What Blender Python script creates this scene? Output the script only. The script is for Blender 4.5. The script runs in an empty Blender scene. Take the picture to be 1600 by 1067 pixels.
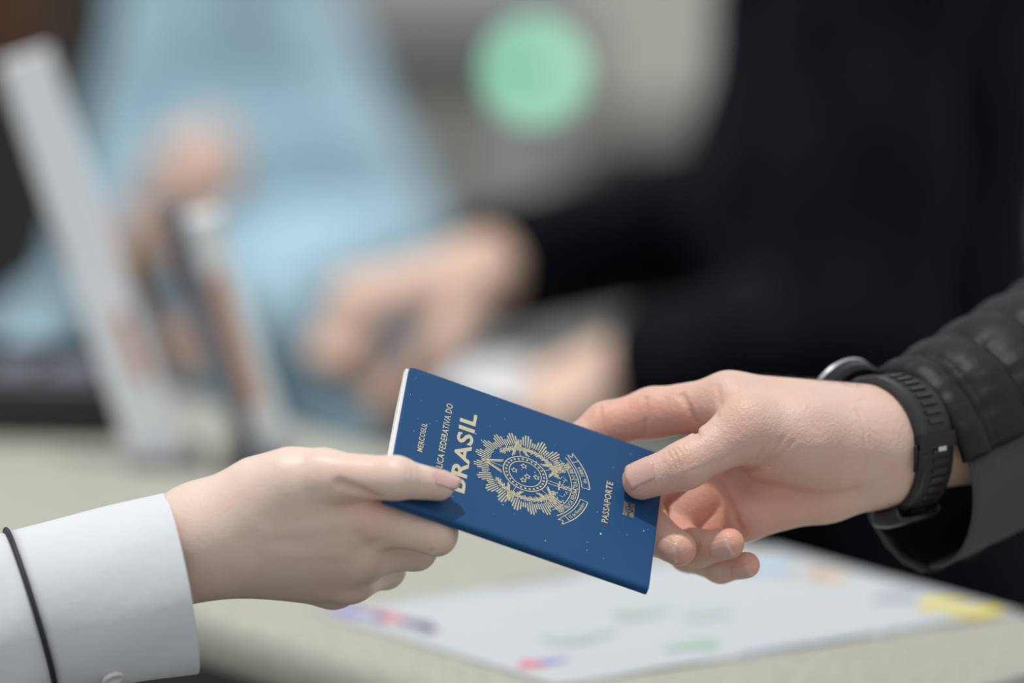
import bpy, bmesh, math, random
import numpy as np
from mathutils import Vector, Matrix

random.seed(4)
RNG = np.random.default_rng(7)
SC = bpy.context.scene
COL = SC.collection

# ------------------------------------------------------------------ camera, world, sun, exposure
PITCH = math.radians(9.0)
CAM = np.array((0.0, 0.0, 1.62))
FOCUS = 2400.0                       # mm to the passport
LENS = 188.5
FPX = 1600 * LENS / 36.0
cd = bpy.data.cameras.new('camera'); cam = bpy.data.objects.new('camera', cd); COL.objects.link(cam)
cd.lens = LENS; cd.sensor_width = 36; cd.clip_start = 0.05; cd.clip_end = 100
cam.location = CAM; cam.rotation_euler = (math.radians(90) - PITCH, 0, 0)
cd.dof.use_dof = True; cd.dof.focus_distance = FOCUS / 1000; cd.dof.aperture_fstop = 2.8; cd.dof.aperture_blades = 0
SC.camera = cam

world = bpy.data.worlds.new('world'); SC.world = world; world.use_nodes = True
wb = world.node_tree.nodes['Background']
wb.inputs[0].default_value = (0.93, 0.97, 1.0, 1); wb.inputs[1].default_value = 0.65

RIGHT = np.array((1.0, 0, 0)); UP = np.array((0, math.sin(PITCH), math.cos(PITCH)))
BACK = np.array((0, -math.cos(PITCH), math.sin(PITCH)))
def c2w_dir(v): v = np.asarray(v, float); return v[..., 0:1] * RIGHT + v[..., 1:2] * UP + v[..., 2:3] * BACK
sd = bpy.data.lights.new('sun', 'SUN'); sun = bpy.data.objects.new('sun', sd); COL.objects.link(sun)
sd.energy = 2.2; sd.angle = math.radians(3.0); sd.color = (1.0, 0.975, 0.94)
_l = Vector(c2w_dir(np.array((0.12, -0.96, -0.24)))); sun.rotation_euler = _l.to_track_quat('-Z', 'Y').to_euler()
sun.location = (0, 2, 6)

SC.view_settings.view_transform = 'Standard'; SC.view_settings.look = 'None'
SC.view_settings.exposure = 0.0; SC.view_settings.gamma = 1.0; SC.view_settings.use_curve_mapping = False

# ------------------------------------------------------------------ coordinates
# local frame of the passport scene, millimetres: x right, y up, z towards the viewer, origin at the focus point
def P(px, py, z):
    k = (FOCUS - z) / FPX
    return np.array(((px - 800) * k, (533.5 - py) * k, z))
def c2w(v): return CAM + 0.001 * (c2w_dir(np.asarray(v, float)) - FOCUS * BACK)
def W(px, py, depth):                # world point at a distance in metres
    return c2w(P(px, py, FOCUS - depth * 1000))
TABLE_Z = 1.049
def on_table(px, py, z=TABLE_Z):
    a = W(px, py, 1.0) - CAM
    return CAM + a * ((z - CAM[2]) / a[2])

# ------------------------------------------------------------------ materials
def mat(name, col, rough=0.5, metal=0.0, spec=0.5, sss=0.0, sss_r=(1, .35, .2), sss_s=0.004, noise=None, bump=None, coat=0.0, emit=None, trans=0.0, sheen=0.0):
    m = bpy.data.materials.new(name); m.use_nodes = True
    nt = m.node_tree; b = nt.nodes['Principled BSDF']; L = nt.links
    b.inputs['Base Color'].default_value = (*col, 1); b.inputs['Roughness'].default_value = rough
    b.inputs['Metallic'].default_value = metal; b.inputs['Specular IOR Level'].default_value = spec
    b.inputs['Coat Weight'].default_value = coat; b.inputs['Sheen Weight'].default_value = sheen
    b.inputs['Transmission Weight'].default_value = trans
    if sss:
        b.inputs['Subsurface Weight'].default_value = sss; b.inputs['Subsurface Radius'].default_value = sss_r
        b.inputs['Subsurface Scale'].default_value = sss_s
    if emit:
        b.inputs['Emission Color'].default_value = (*emit[0], 1); b.inputs['Emission Strength'].default_value = emit[1]
    tc = nt.nodes.new('ShaderNodeTexCoord')
    if noise:                        # (scale, second colour, contrast lo, hi)
        n = nt.nodes.new('ShaderNodeTexNoise'); n.inputs['Scale'].default_value = noise[0]; n.inputs['Detail'].default_value = 6
        L.new(tc.outputs['Object'], n.inputs['Vector'])
        r = nt.nodes.new('ShaderNodeValToRGB'); r.color_ramp.elements[0].position = noise[2]; r.color_ramp.elements[1].position = noise[3]
        r.color_ramp.elements[0].color = (*col, 1); r.color_ramp.elements[1].color = (*noise[1], 1)
        L.new(n.outputs['Fac'], r.inputs['Fac']); L.new(r.outputs['Color'], b.inputs['Base Color'])
    if bump:                         # (scale, strength, distance)
        n = nt.nodes.new('ShaderNodeTexNoise'); n.inputs['Scale'].default_value = bump[0]; n.inputs['Detail'].default_value = 4
        L.new(tc.outputs['Object'], n.inputs['Vector'])
        bp = nt.nodes.new('ShaderNodeBump'); bp.inputs['Strength'].default_value = bump[1]; bp.inputs['Distance'].default_value = bump[2]
        L.new(n.outputs['Fac'], bp.inputs['Height']); L.new(bp.outputs['Normal'], b.inputs['Normal'])
    return m

def skin_mat(name, base, flush, rough=0.45, bumpy=.25):
    m = mat(name, base, rough, sss=0.35, sss_s=0.0035, spec=0.4)
    nt = m.node_tree; b = nt.nodes['Principled BSDF']; L = nt.links
    at = nt.nodes.new('ShaderNodeAttribute'); at.attribute_name = 'flush'
    tc = nt.nodes.new('ShaderNodeTexCoord')
    n = nt.nodes.new('ShaderNodeTexNoise'); n.inputs['Scale'].default_value = 90; n.inputs['Detail'].default_value = 5
    L.new(tc.outputs['Object'], n.inputs['Vector'])
    mp = nt.nodes.new('ShaderNodeMapRange'); mp.inputs[1].default_value = .35; mp.inputs[2].default_value = .7; mp.inputs[3].default_value = 0.0; mp.inputs[4].default_value = .3
    L.new(n.outputs['Fac'], mp.inputs[0])
    ad = nt.nodes.new('ShaderNodeMath'); ad.operation = 'ADD'; ad.use_clamp = True
    L.new(mp.outputs[0], ad.inputs[0]); L.new(at.outputs['Fac'], ad.inputs[1])
    mx = nt.nodes.new('ShaderNodeMix'); mx.data_type = 'RGBA'
    mx.inputs[6].default_value = (*base, 1); mx.inputs[7].default_value = (*flush, 1)
    L.new(ad.outputs[0], mx.inputs[0]); L.new(mx.outputs[2], b.inputs['Base Color'])
    n1 = nt.nodes.new('ShaderNodeTexVoronoi'); n1.inputs['Scale'].default_value = 1100
    n2 = nt.nodes.new('ShaderNodeTexNoise'); n2.inputs['Scale'].default_value = 420; n2.inputs['Detail'].default_value = 4
    for q in (n1, n2): L.new(tc.outputs['Object'], q.inputs['Vector'])
    a2 = nt.nodes.new('ShaderNodeMath'); a2.operation = 'MULTIPLY_ADD'; a2.inputs[1].default_value = .35
    L.new(n1.outputs['Distance'], a2.inputs[0]); L.new(n2.outputs['Fac'], a2.inputs[2])
    bp = nt.nodes.new('ShaderNodeBump'); bp.inputs['Strength'].default_value = bumpy; bp.inputs['Distance'].default_value = .0008
    L.new(a2.outputs[0], bp.inputs['Height']); L.new(bp.outputs['Normal'], b.inputs['Normal'])
    return m

M = {}
M['skin_w'] = skin_mat('fair_skin', (.80, .635, .535), (.79, .49, .39), .40)
M['skin_m'] = skin_mat('pink_skin', (.69, .50, .415), (.70, .37, .285), .44, .5)
M['skin_b'] = mat('background_skin', (.78, .54, .43), .5, sss=.3)
M['nail_w'] = mat('polished_nail', (.74, .45, .40), .16, sss=.3, coat=.8)
M['nail_m'] = mat('bare_nail', (.66, .40, .34), .34, sss=.3, coat=.1)
M['hair'] = mat('dark_hair', (.06, .04, .03), .5)
M['cover'] = mat('blue_leatherette', (.008, .062, .17), .48, spec=.28, bump=(1800, .18, .0003))
M['pages'] = mat('page_edges', (.82, .82, .80), .7)
M['gold'] = mat('gold_foil', (.93, .82, .56), .26, metal=1.0, bump=(700, .5, .0006))
M['white_cloth'] = mat('white_cotton', (.68, .70, .73), .85, sheen=.0, bump=(160, .15, .002))
M['piping'] = mat('black_piping', (.012, .013, .018), .6)
M['button'] = mat('shell_button', (.78, .77, .74), .2, coat=.6)
M['puffer'] = mat('black_nylon', (.009, .009, .010), .5, spec=.25, bump=(120, .35, .002))
M['panel'] = mat('charcoal_softshell', (.05, .052, .055), .8, bump=(900, .2, .0006))
M['thread'] = mat('black_thread', (.006, .006, .007), .7)
M['rubber'] = mat('black_rubber', (.010, .010, .011), .5)
M['rubber_gloss'] = mat('black_rubber_edge', (.014, .015, .016), .3)
M['steel'] = mat('brushed_steel', (.55, .56, .58), .25, metal=1)
M['dark_metal'] = mat('black_metal', (.03, .03, .032), .3, metal=.8)
M['glass'] = mat('watch_glass', (.01, .01, .012), .05, coat=1)
M['counter'] = mat('speckled_stone', (.46, .45, .38), .55, noise=(260, (.33, .34, .30), .42, .66))
M['counter_body'] = mat('counter_laminate', (.03, .03, .025), .6)
M['paper'] = mat('printed_paper', (.54, .57, .60), .6)
M['floor'] = mat('grey_floor', (.12, .125, .11), .5, noise=(.7, (.10, .105, .095), .4, .65))
M['wall'] = mat('grey_wall', (.74, .75, .74), .8)
M['wall_beige'] = mat('beige_wall_panel', (.82, .80, .72), .8)
M['dark_cab'] = mat('dark_cabinet', (.035, .037, .035), .5)
M['wood'] = mat('brown_wood', (.16, .06, .02), .5, noise=(9, (.10, .035, .012), .4, .6))
M['navy'] = mat('navy_jacket', (.0045, .006, .010), .7, spec=.08, bump=(14, .6, .02))
M['trousers'] = mat('black_trousers', (.008, .009, .012), .8)
M['blue_shirt'] = mat('light_blue_shirt', (.42, .61, .72), .85, bump=(12, .3, .01))
M['black_plastic'] = mat('black_plastic', (.012, .013, .013), .45)
M['acrylic'] = mat('clear_acrylic', (.9, .92, .95), .08, trans=.85)
M['leaflet'] = mat('white_leaflet', (.88, .90, .94), .5)
M['slate'] = mat('slate_edge', (.16, .17, .22), .5)
M['pink_print'] = mat('salmon_print', (.62, .36, .28), .6)
M['grey_folder'] = mat('grey_folder', (.07, .075, .08), .6)
M['green_lamp'] = mat('green_lamp', (.1, .5, .3), .4, emit=((.30, .80, .54), 3.5))
M['lamp_glow'] = M['green_lamp']

# ------------------------------------------------------------------ object helpers
def link(name, me, parent=None, m=None, smooth=True):
    o = bpy.data.objects.new(name, me); COL.objects.link(o)
    if m is not None: me.materials.append(m)
    if smooth: me.polygons.foreach_set('use_smooth', [True] * len(me.polygons))
    if parent is not None: o.parent = parent
    return o
def mesh_from(name, verts, faces, origin=None):
    verts = np.asarray(verts, float)
    if origin is not None: verts = verts - np.asarray(origin, float)
    me = bpy.data.meshes.new(name); me.from_pydata(verts.tolist(), [], [tuple(int(i) for i in f) for f in faces]); me.update(); return me
def put(name, verts, faces, m, parent=None, smooth=True, origin=None):
    """world-space vertices -> object; a child keeps its parent's origin as its own"""
    verts = np.asarray(verts, float)
    if parent is not None: origin = np.array(parent.get('_o', (0, 0, 0)))
    elif origin is None:
        origin = np.array(((verts[:, 0].min() + verts[:, 0].max()) / 2, (verts[:, 1].min() + verts[:, 1].max()) / 2, verts[:, 2].min()))
    o = link(name, mesh_from(name, verts, faces, origin), parent, m, smooth)
    if parent is None: o.location = origin
    o['_o'] = tuple(float(x) for x in origin)
    return o
def empty(name, loc):
    o = bpy.data.objects.new(name, None); COL.objects.link(o); o.location = [float(x) for x in loc]; o['_o'] = tuple(float(x) for x in loc); o.empty_display_size = .05
    return o
def tag(o, label=None, cat=None, group=None, kind=None):
    if label: o['label'] = label
    if cat: o['category'] = cat
    if group: o['group'] = group
    if kind: o['kind'] = kind
    return o
def recalc(me):
    bm = bmesh.new(); bm.from_mesh(me); bmesh.ops.recalc_face_normals(bm, faces=bm.faces); bm.to_mesh(me); bm.free()
def box_geo(lo, hi, bevel=0.0, seg=3):
    bm = bmesh.new(); bmesh.ops.create_cube(bm, size=1)
    lo = Vector(lo); hi = Vector(hi)
    for v in bm.verts: v.co = Vector((lo[i] + (v.co[i] + .5) * (hi[i] - lo[i]) for i in range(3)))
    if bevel: bmesh.ops.bevel(bm, geom=list(bm.edges), offset=bevel, segments=seg, profile=.5, affect='EDGES')
    bm.verts.ensure_lookup_table()
    vs = np.array([v.co[:] for v in bm.verts]); fs = [[v.index for v in f.verts] for f in bm.faces]; bm.free()
    return vs, fs
def xf(vs, origin, ax, ay, az):
    vs = np.asarray(vs, float); return np.asarray(origin) + vs[:, 0:1] * np.asarray(ax) + vs[:, 1:2] * np.asarray(ay) + vs[:, 2:3] * np.asarray(az)
def box(name, lo, hi, m, parent=None, bevel=0.0, smooth=False, frame=None):
    vs, fs = box_geo(lo, hi, bevel)
    if frame is not None: vs = xf(vs, *frame)
    return put(name, vs, fs, m, parent, smooth)
def loft(rings, closed=True, cap=(True, True)):
    """rings: (n, k, 3) -> verts, quads"""
    R = np.asarray(rings, float); n, k = R.shape[:2]; F = []
    kk = k if closed else k - 1
    for i in range(n - 1):
        for j in range(kk):
            j2 = (j + 1) % k
            F.append((i * k + j, i * k + j2, (i + 1) * k + j2, (i + 1) * k + j))
    if closed and cap[0]: F.append(tuple(range(k - 1, -1, -1)))
    if closed and cap[1]: F.append(tuple((n - 1) * k + j for j in range(k)))
    return R.reshape(-1, 3), F
def tube(pts, r, k=8, closed=False):
    pts = np.asarray(pts, float); n = len(pts); r = np.broadcast_to(r, n)
    rings = []; up = np.array((.31, .52, .8))
    for i in range(n):
        if closed: t = pts[(i + 1) % n] - pts[i - 1]
        else: t = pts[min(i + 1, n - 1)] - pts[max(i - 1, 0)]
        t = t / np.linalg.norm(t); a = np.cross(t, up); a /= np.linalg.norm(a); b = np.cross(t, a)
        th = np.arange(k) / k * 2 * math.pi
        rings.append(pts[i] + r[i] * (np.cos(th)[:, None] * a + np.sin(th)[:, None] * b))
    if closed: rings.append(rings[0])
    return loft(rings, True, (not closed, not closed))

# ------------------------------------------------------------------ signed distance modelling
def nrm(v): v = np.asarray(v, float); return v / np.linalg.norm(v)
def cone(p, a, b, r1, r2, flat=None):
    if flat is not None:                                   # (axis, factor): squeeze the section along axis
        w, s = flat; q = (p - a) @ w; p = p + q[:, None] * w * (1 / s - 1)
        q = (b - a) @ w; b = b + q * w * (1 / s - 1)
    ba = b - a; pa = p - a
    h = np.clip((pa @ ba) / max(ba @ ba, 1e-9), 0, 1)
    d = np.linalg.norm(pa - h[:, None] * ba, axis=1) - (r1 + (r2 - r1) * h)
    return d * (min(flat[1], 1) if flat is not None else 1)
def chain(p, pts, k=3.0):
    d = None
    for (a, ra), (b, rb) in zip(pts[:-1], pts[1:]):
        e = cone(p, a, b, ra, rb); d = e if d is None else smin(d, e, k)
    return d
def smin(a, b, k):
    h = np.maximum(k - np.abs(a - b), 0) / k
    return np.minimum(a, b) - h * h * k * .25
def smax(a, b, k): return -smin(-a, -b, k)
def seg_dist(p, pts):
    d = None
    for a, b in zip(pts[:-1], pts[1:]):
        ba = b - a; pa = p - a; h = np.clip((pa @ ba) / max(ba @ ba, 1e-9), 0, 1)
        e = np.linalg.norm(pa - h[:, None] * ba, axis=1); d = e if d is None else np.minimum(d, e)
    return d
def J(*a): return [(P(x, y, z), r) for x, y, z, r in a]

def polygonize(f, lo, hi, h, c=4):
    """sparse evaluation of f, then surface nets, then the vertices are pulled onto the exact surface"""
    lo = np.asarray(lo, float); n = (np.ceil((np.asarray(hi) - lo) / (h * c))).astype(int)
    gx = [lo[i] + (np.arange(n[i]) + .5) * h * c for i in range(3)]
    C = np.stack(np.meshgrid(*gx, indexing='ij'), -1).reshape(-1, 3)
    fc = np.concatenate([f(C[i:i + 200000]) for i in range(0, len(C), 200000)]).reshape(n)
    D = np.repeat(np.repeat(np.repeat(fc, c, 0), c, 1), c, 2).astype(np.float32)
    near = np.argwhere(np.abs(fc) < h * c * 1.7)
    off = np.stack(np.meshgrid(*[np.arange(c)] * 3, indexing='ij'), -1).reshape(-1, 3)
    idx = (near[:, None, :] * c + off[None]).reshape(-1, 3)
    for i in range(0, len(idx), 300000):
        q = idx[i:i + 300000]; D[q[:, 0], q[:, 1], q[:, 2]] = f(lo + (q + .5) * h)
    S = D < 0
    A = S[:-1, :-1, :-1].astype(np.int8)
    tot = sum(S[i:S.shape[0] - 1 + i, j:S.shape[1] - 1 + j, k:S.shape[2] - 1 + k].astype(np.int8) for i in (0, 1) for j in (0, 1) for k in (0, 1))
    cells = np.argwhere((tot > 0) & (tot < 8))
    vid = -np.ones(A.shape, np.int64); vid[cells[:, 0], cells[:, 1], cells[:, 2]] = np.arange(len(cells))
    acc = np.zeros((len(cells), 3)); cnt = np.zeros(len(cells))
    corners = [(i, j, k) for i in (0, 1) for j in (0, 1) for k in (0, 1)]
    for a in corners:
        for b in corners:
            if a < b and sum(abs(x - y) for x, y in zip(a, b)) == 1:
                da = D[cells[:, 0] + a[0], cells[:, 1] + a[1], cells[:, 2] + a[2]]; db = D[cells[:, 0] + b[0], cells[:, 1] + b[1], cells[:, 2] + b[2]]
                cr = (da < 0) != (db < 0); t = np.where(cr, da / np.where(cr, da - db, 1), 0)
                pt = np.array(a) + t[:, None] * (np.array(b) - np.array(a)); acc[cr] += pt[cr]; cnt[cr] += 1
    V = lo + (cells + acc / cnt[:, None] + .5) * h
    F = []
    for ax in range(3):
        u, v = (ax + 1) % 3, (ax + 2) % 3
        s1 = [slice(1, -1)] * 3; s1[ax] = slice(0, -1); s2 = list(s1); s2[ax] = slice(1, None)
        E = S[tuple(s1)] != S[tuple(s2)]; e = np.argwhere(E)
        inside = S[tuple(s1)][E]
        base = e.copy(); base[:, u] += 1; base[:, v] += 1
        def cell(du, dv):
            q = base.copy(); q[:, u] -= du; q[:, v] -= dv; return vid[q[:, 0], q[:, 1], q[:, 2]]
        Q = np.stack([cell(1, 1), cell(0, 1), cell(0, 0), cell(1, 0)], 1)
        Q[~inside] = Q[~inside][:, ::-1]; F.append(Q)
    F = np.concatenate(F); F = F[(F >= 0).all(1)]
    for _ in range(2):
        g = grad(f, V, h * .5); V = V - np.clip(f(V), -h, h)[:, None] * g
    return V, F
def grad(f, V, e):
    g = np.stack([f(V + np.eye(3)[i] * e) - f(V - np.eye(3)[i] * e) for i in range(3)], 1)
    return g / np.maximum(np.linalg.norm(g, axis=1, keepdims=True), 1e-9)
def flush_attr(me, vals):
    a = me.attributes.new('flush', 'FLOAT', 'POINT'); a.data.foreach_set('value', np.asarray(vals, np.float32))
def fill_mesh(name, V, F):
    me = bpy.data.meshes.new(name); me.from_pydata(V.tolist(), [], F.tolist()); me.update(); return me
def sdf_body(name, f, lo, hi, h, m, flush=None, parent=None, world_units=False):
    V, F = polygonize(f, lo, hi, h)
    Wd = V * .001 if world_units else c2w(V)
    o = put(name, Wd, F, m, parent)
    flush_attr(o.data, flush(V) if flush is not None else np.zeros(len(V)))
    return o

def nail(name, f, tip, t, n, width, back, front, m, parent, shape='square', lift=.35, crown=None):
    """nail plate laid on the surface f: tip = fingertip centre, t along the finger, n out of the nail"""
    t = nrm(t); n = np.asarray(n, float); n = nrm(n - t * (n @ t)); s = np.cross(t, n)
    NU, NV = 15, 17; V = np.linspace(-back, front, NV); G = np.zeros((NV, NU, 3)); E = np.zeros((NV, NU))
    for i, v in enumerate(V):
        q = (v + back) / (back + front)
        if shape == 'point': w = width * (min(1, .72 + q * 2.2) if q < .14 else (1.02 if q < .5 else 1.02 * math.sqrt(max(0, 1 - ((q - .5) / .5) ** 2)) + .03))
        else: w = width * (math.sqrt(max(.0, 1 - ((.16 - q) / .16) ** 2)) * .45 + .55 if q < .16 else (1.0 if q < .84 else .62 + .38 * math.sqrt(max(0, 1 - ((q - .84) / .16) ** 2))))
        for j, u in enumerate(np.linspace(-1, 1, NU)):
            G[i, j] = tip + t * v + s * (u * w / 2); E[i, j] = max(abs(u), abs(2 * q - 1))
    p = (G + n * 16).reshape(-1, 3); trav = np.zeros(len(p))
    for _ in range(60):
        d = f(p); p = p - n * np.clip(d, -.5, 3)[:, None] * .8
    hgt = (p - G.reshape(-1, 3)) @ n
    hgt = hgt.reshape(NV, NU)
    # a plate stays smooth: fit it to a gentle quadratic crown instead of every skin dip, and run straight past the fingertip
    uu, vv = np.meshgrid(np.linspace(-1, 1, NU), V); ok = (vv < (.35 if shape == 'point' else .75) * front) & (hgt > -3)
    Amat = np.stack([np.ones(ok.sum()), uu[ok] ** 2, vv[ok], vv[ok] ** 2], 1); co, *_ = np.linalg.lstsq(Amat, hgt[ok], rcond=None)
    fit = co[0] + co[1] * uu ** 2 + co[2] * vv + min(co[3], 0) * vv ** 2 - (0 if shape == 'point' else .5 * np.maximum(0, vv / front - .6) ** 2 * 6)
    top = G + n * (fit + lift)[..., None]; bot = G + n * (fit - .9)[..., None]
    VV = np.concatenate([top.reshape(-1, 3), bot.reshape(-1, 3)]); Fs = []; K = NU * NV
    for i in range(NV - 1):
        for j in range(NU - 1):
            a = i * NU + j; Fs.append((a, a + 1, a + NU + 1, a + NU)); Fs.append((K + a, K + a + NU, K + a + NU + 1, K + a + 1))
    rim = [j for j in range(NU)] + [i * NU + NU - 1 for i in range(1, NV)] + [(NV - 1) * NU + j for j in range(NU - 2, -1, -1)] + [i * NU for i in range(NV - 2, 0, -1)]
    for a, b in zip(rim, rim[1:] + rim[:1]): Fs.append((a, K + a, K + b, b))
    o = put(name, c2w(VV), Fs, m, parent); recalc(o.data); return o

# ================================================================== the setting
def plane_quad(name, pts, m, kind='structure', thick=.02):
    pts = np.asarray(pts, float); k = len(pts); low = pts - np.array((0, 0, thick))
    vs = np.concatenate([pts, low]); fs = [tuple(range(k)), tuple(range(2 * k - 1, k - 1, -1))] + [(i, k + i, k + (i + 1) % k, (i + 1) % k) for i in range(k)]
    o = put(name, vs, fs, m, None, False); recalc(o.data); o['kind'] = kind; return o
plane_quad('floor', [(-7, -1, 0), (7, -1, 0), (7, 15.0, 0), (-7, 15.0, 0)], M['floor'], thick=.1)
o = box('wall_back', (-7, 15.0, 0), (7, 15.2, 3.2), M['wall']); o['kind'] = 'structure'
o = box('baseboard_back', (-7, 14.96, 0), (7, 15.0, .14), M['dark_cab']); o['kind'] = 'structure'

# the service counter: a 35 cm stone ledge that runs away to the left
DIR = np.array((.575, -.818, 0)); PERP = np.array((.818, .575, 0)); ZUP = np.array((0, 0, 1.0))
N0 = on_table(300, 950)              # a point of the staff-side edge
counter = empty('service_counter', (N0[0] + PERP[0] * .18, N0[1] + PERP[1] * .18, 0))
tag(counter, 'long pale speckled stone service counter running under both outstretched hands', 'counter')
fr = (N0 - ZUP * TABLE_Z, DIR, PERP, ZUP)
box('countertop', (-1.9, 0, TABLE_Z - .032), (.62, .352, TABLE_Z), M['counter'], counter, .012, True, fr)
box('front_panel', (-1.86, .03, .10), (.58, .32, TABLE_Z - .032), M['counter_body'], counter, .004, False, fr)
box('plinth', (-1.84, .06, 0), (.56, .29, .10), M['black_plastic'], counter, .002, False, fr)

# ================================================================== passport
PU = np.array((116.3, -41.0, -19.5)); PV = np.array((9.5, 57.6, -65.8))
PU = nrm(PU); PV = nrm(PV - PU * (PV @ PU)); PN = np.cross(PU, PV)
PO = P(602, 778, 42.7)               # spine corner of the front cover, on its outer face
def pp(a, b, c=0.0): return PO + PU * a + PV * b + PN * c
def to_pp(q): q = np.asarray(q) - PO; return np.array((q @ PU, q @ PV, q @ PN))
PLEN, PWID, PTHK = 125.0, 88.0, 5.2
passport = empty('passport', c2w(pp(62, 44, -PTHK)))
tag(passport, 'dark blue passport booklet with gold crest and lettering passed between two hands', 'passport')
def cover_geo():
    prof = []                        # outer then inner outline of the U-shaped cover, (b, c)
    R = PTHK / 2
    outer = [(PWID - .0, 0.0)] + [(b, 0.0) for b in (87.4, 86.5, 85, 82, 70, 55, 40, 25, 12, 6)] + [(3.2, -.0)]
    arc = [(2.4 - 2.4 * math.sin(t), -R + R * math.cos(t)) for t in np.linspace(.05, math.pi - .05, 13)]
    outer = outer + arc + [(3.2, -PTHK)] + [(b, -PTHK) for b in (6, 12, 25, 40, 55, 70, 82, 85, 86.5, 87.4)] + [(PWID, -PTHK)]
    th = .75
    inner = [(PWID, -PTHK + th), (60, -PTHK + th), (20, -PTHK + th), (4, -PTHK + th), (1.6, -R), (4, -th), (20, -th), (60, -th), (PWID, -th)]
    prof = outer + inner
    js = np.array([0, .25, .7, 1.5, 3, 6, 20, 45, 62.5, 80, 105, 119, 122, 123.5, 124.3, 124.75, 125.0])
    rings = []
    for a in js:
        ring = []
        for b, c in prof:
            r = 3.2; ins = 0.0
            if b > PWID - r: ins = r - math.sqrt(max(r * r - (b - PWID + r) ** 2, 0))
            aa = min(max(a, ins), PLEN - ins)
            e = min(a, PLEN - a); soft = .18 * max(0, 1 - e / .7) if b < 80 else 0
            bend = -.9 * ((aa / 62.5 - 1) ** 2 - .3) * 0
            ring.append(pp(aa, b, c + (-soft if c > -PTHK / 2 else soft)))
        rings.append(ring)
    return loft(rings)
vs, fs = cover_geo(); cv = put('cover', c2w(vs), fs, M['cover'], passport, False)
recalc(cv.data)
md = cv.modifiers.new('edge', 'BEVEL'); md.width = .0002; md.segments = 2; md.limit_method = 'ANGLE'; md.angle_limit = math.radians(50)
for p in cv.data.polygons: p.use_smooth = True
cv.data.set_sharp_from_angle(angle=math.radians(40))
# pages: twelve fanned leaves' worth of blocks, each a leaf bundle of its own
NP = 9
for i in range(NP):
    c0 = -.8 - (PTHK - 1.6) * i / NP; c1 = -.8 - (PTHK - 1.6) * (i + .93) / NP
    ex = 1.1 * math.sin(math.pi * (i + .5) / NP)              # the fore edge and the head bulge a little
    rings = []
    for a in (-1.0 - .9 * ex, .2, 40, 85, 124.7, 125.1):
        ring = []
        for b, c in ((3, c0), (30, c0), (60, c0), (85, c0), (86.6 + .3 * ex, c0), (86.6 + .3 * ex, c1), (85, c1), (60, c1), (30, c1), (3, c1)):
            r = 3.0; ins = 0 if b < 85 else .8
            aa = min(max(a, -2.0 + ins), 125.1 - ins); ring.append(pp(aa, b, c))
        rings.append(ring)
    vs, fs = loft(rings); o = put('page_bundle', c2w(vs), fs, M['pages'], passport, False); recalc(o.data)

def gold_text(txt, a, b, length, cap, bold=.0, name='lettering'):
    cu = bpy.data.curves.new('t', 'FONT'); cu.body = txt; cu.size = 1; cu.align_x = 'CENTER'; cu.offset = bold; cu.extrude = .02; cu.resolution_u = 3; cu.space_character = 1.08
    ob = bpy.data.objects.new('t', cu); COL.objects.link(ob); bpy.context.view_layer.update()
    me = bpy.data.meshes.new_from_object(ob.evaluated_get(bpy.context.evaluated_depsgraph_get()))
    n = len(me.vertices); v = np.zeros(n * 3); me.vertices.foreach_get('co', v); v = v.reshape(-1, 3)
    fs = [tuple(p.vertices) for p in me.polygons]
    COL.objects.unlink(ob); bpy.data.objects.remove(ob); bpy.data.meshes.remove(me)
    w = v[:, 0].max() - v[:, 0].min(); mid = (v[:, 0].max() + v[:, 0].min()) / 2
    x = (v[:, 0] - mid) * (length / w); y = v[:, 1] / .70 * cap - cap / 2
    c = .02 + np.where(v[:, 2] > 0, .10, -.02)
    pts = PO + PU * (a - y)[:, None] + PV * (b + x)[:, None] + PN * c[:, None]
    return put(name, c2w(pts), fs, M['gold'], passport, False)
for txt, a, b, l, cp, bo in (('MERCOSUL', 11.5, 45.5, 19, 2.5, .012), ('REPÚBLICA FEDERATIVA DO', 21.5, 45.3, 55, 2.9, .012), ('BRASIL', 31.0, 45.3, 52, 7.2, .026), ('PASSAPORTE', 100.5, 45.3, 27, 3.0, .014)):
    tag(gold_text(txt, a, b, l, cp, bo), 'gold lettering reading ' + txt.capitalize())

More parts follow.
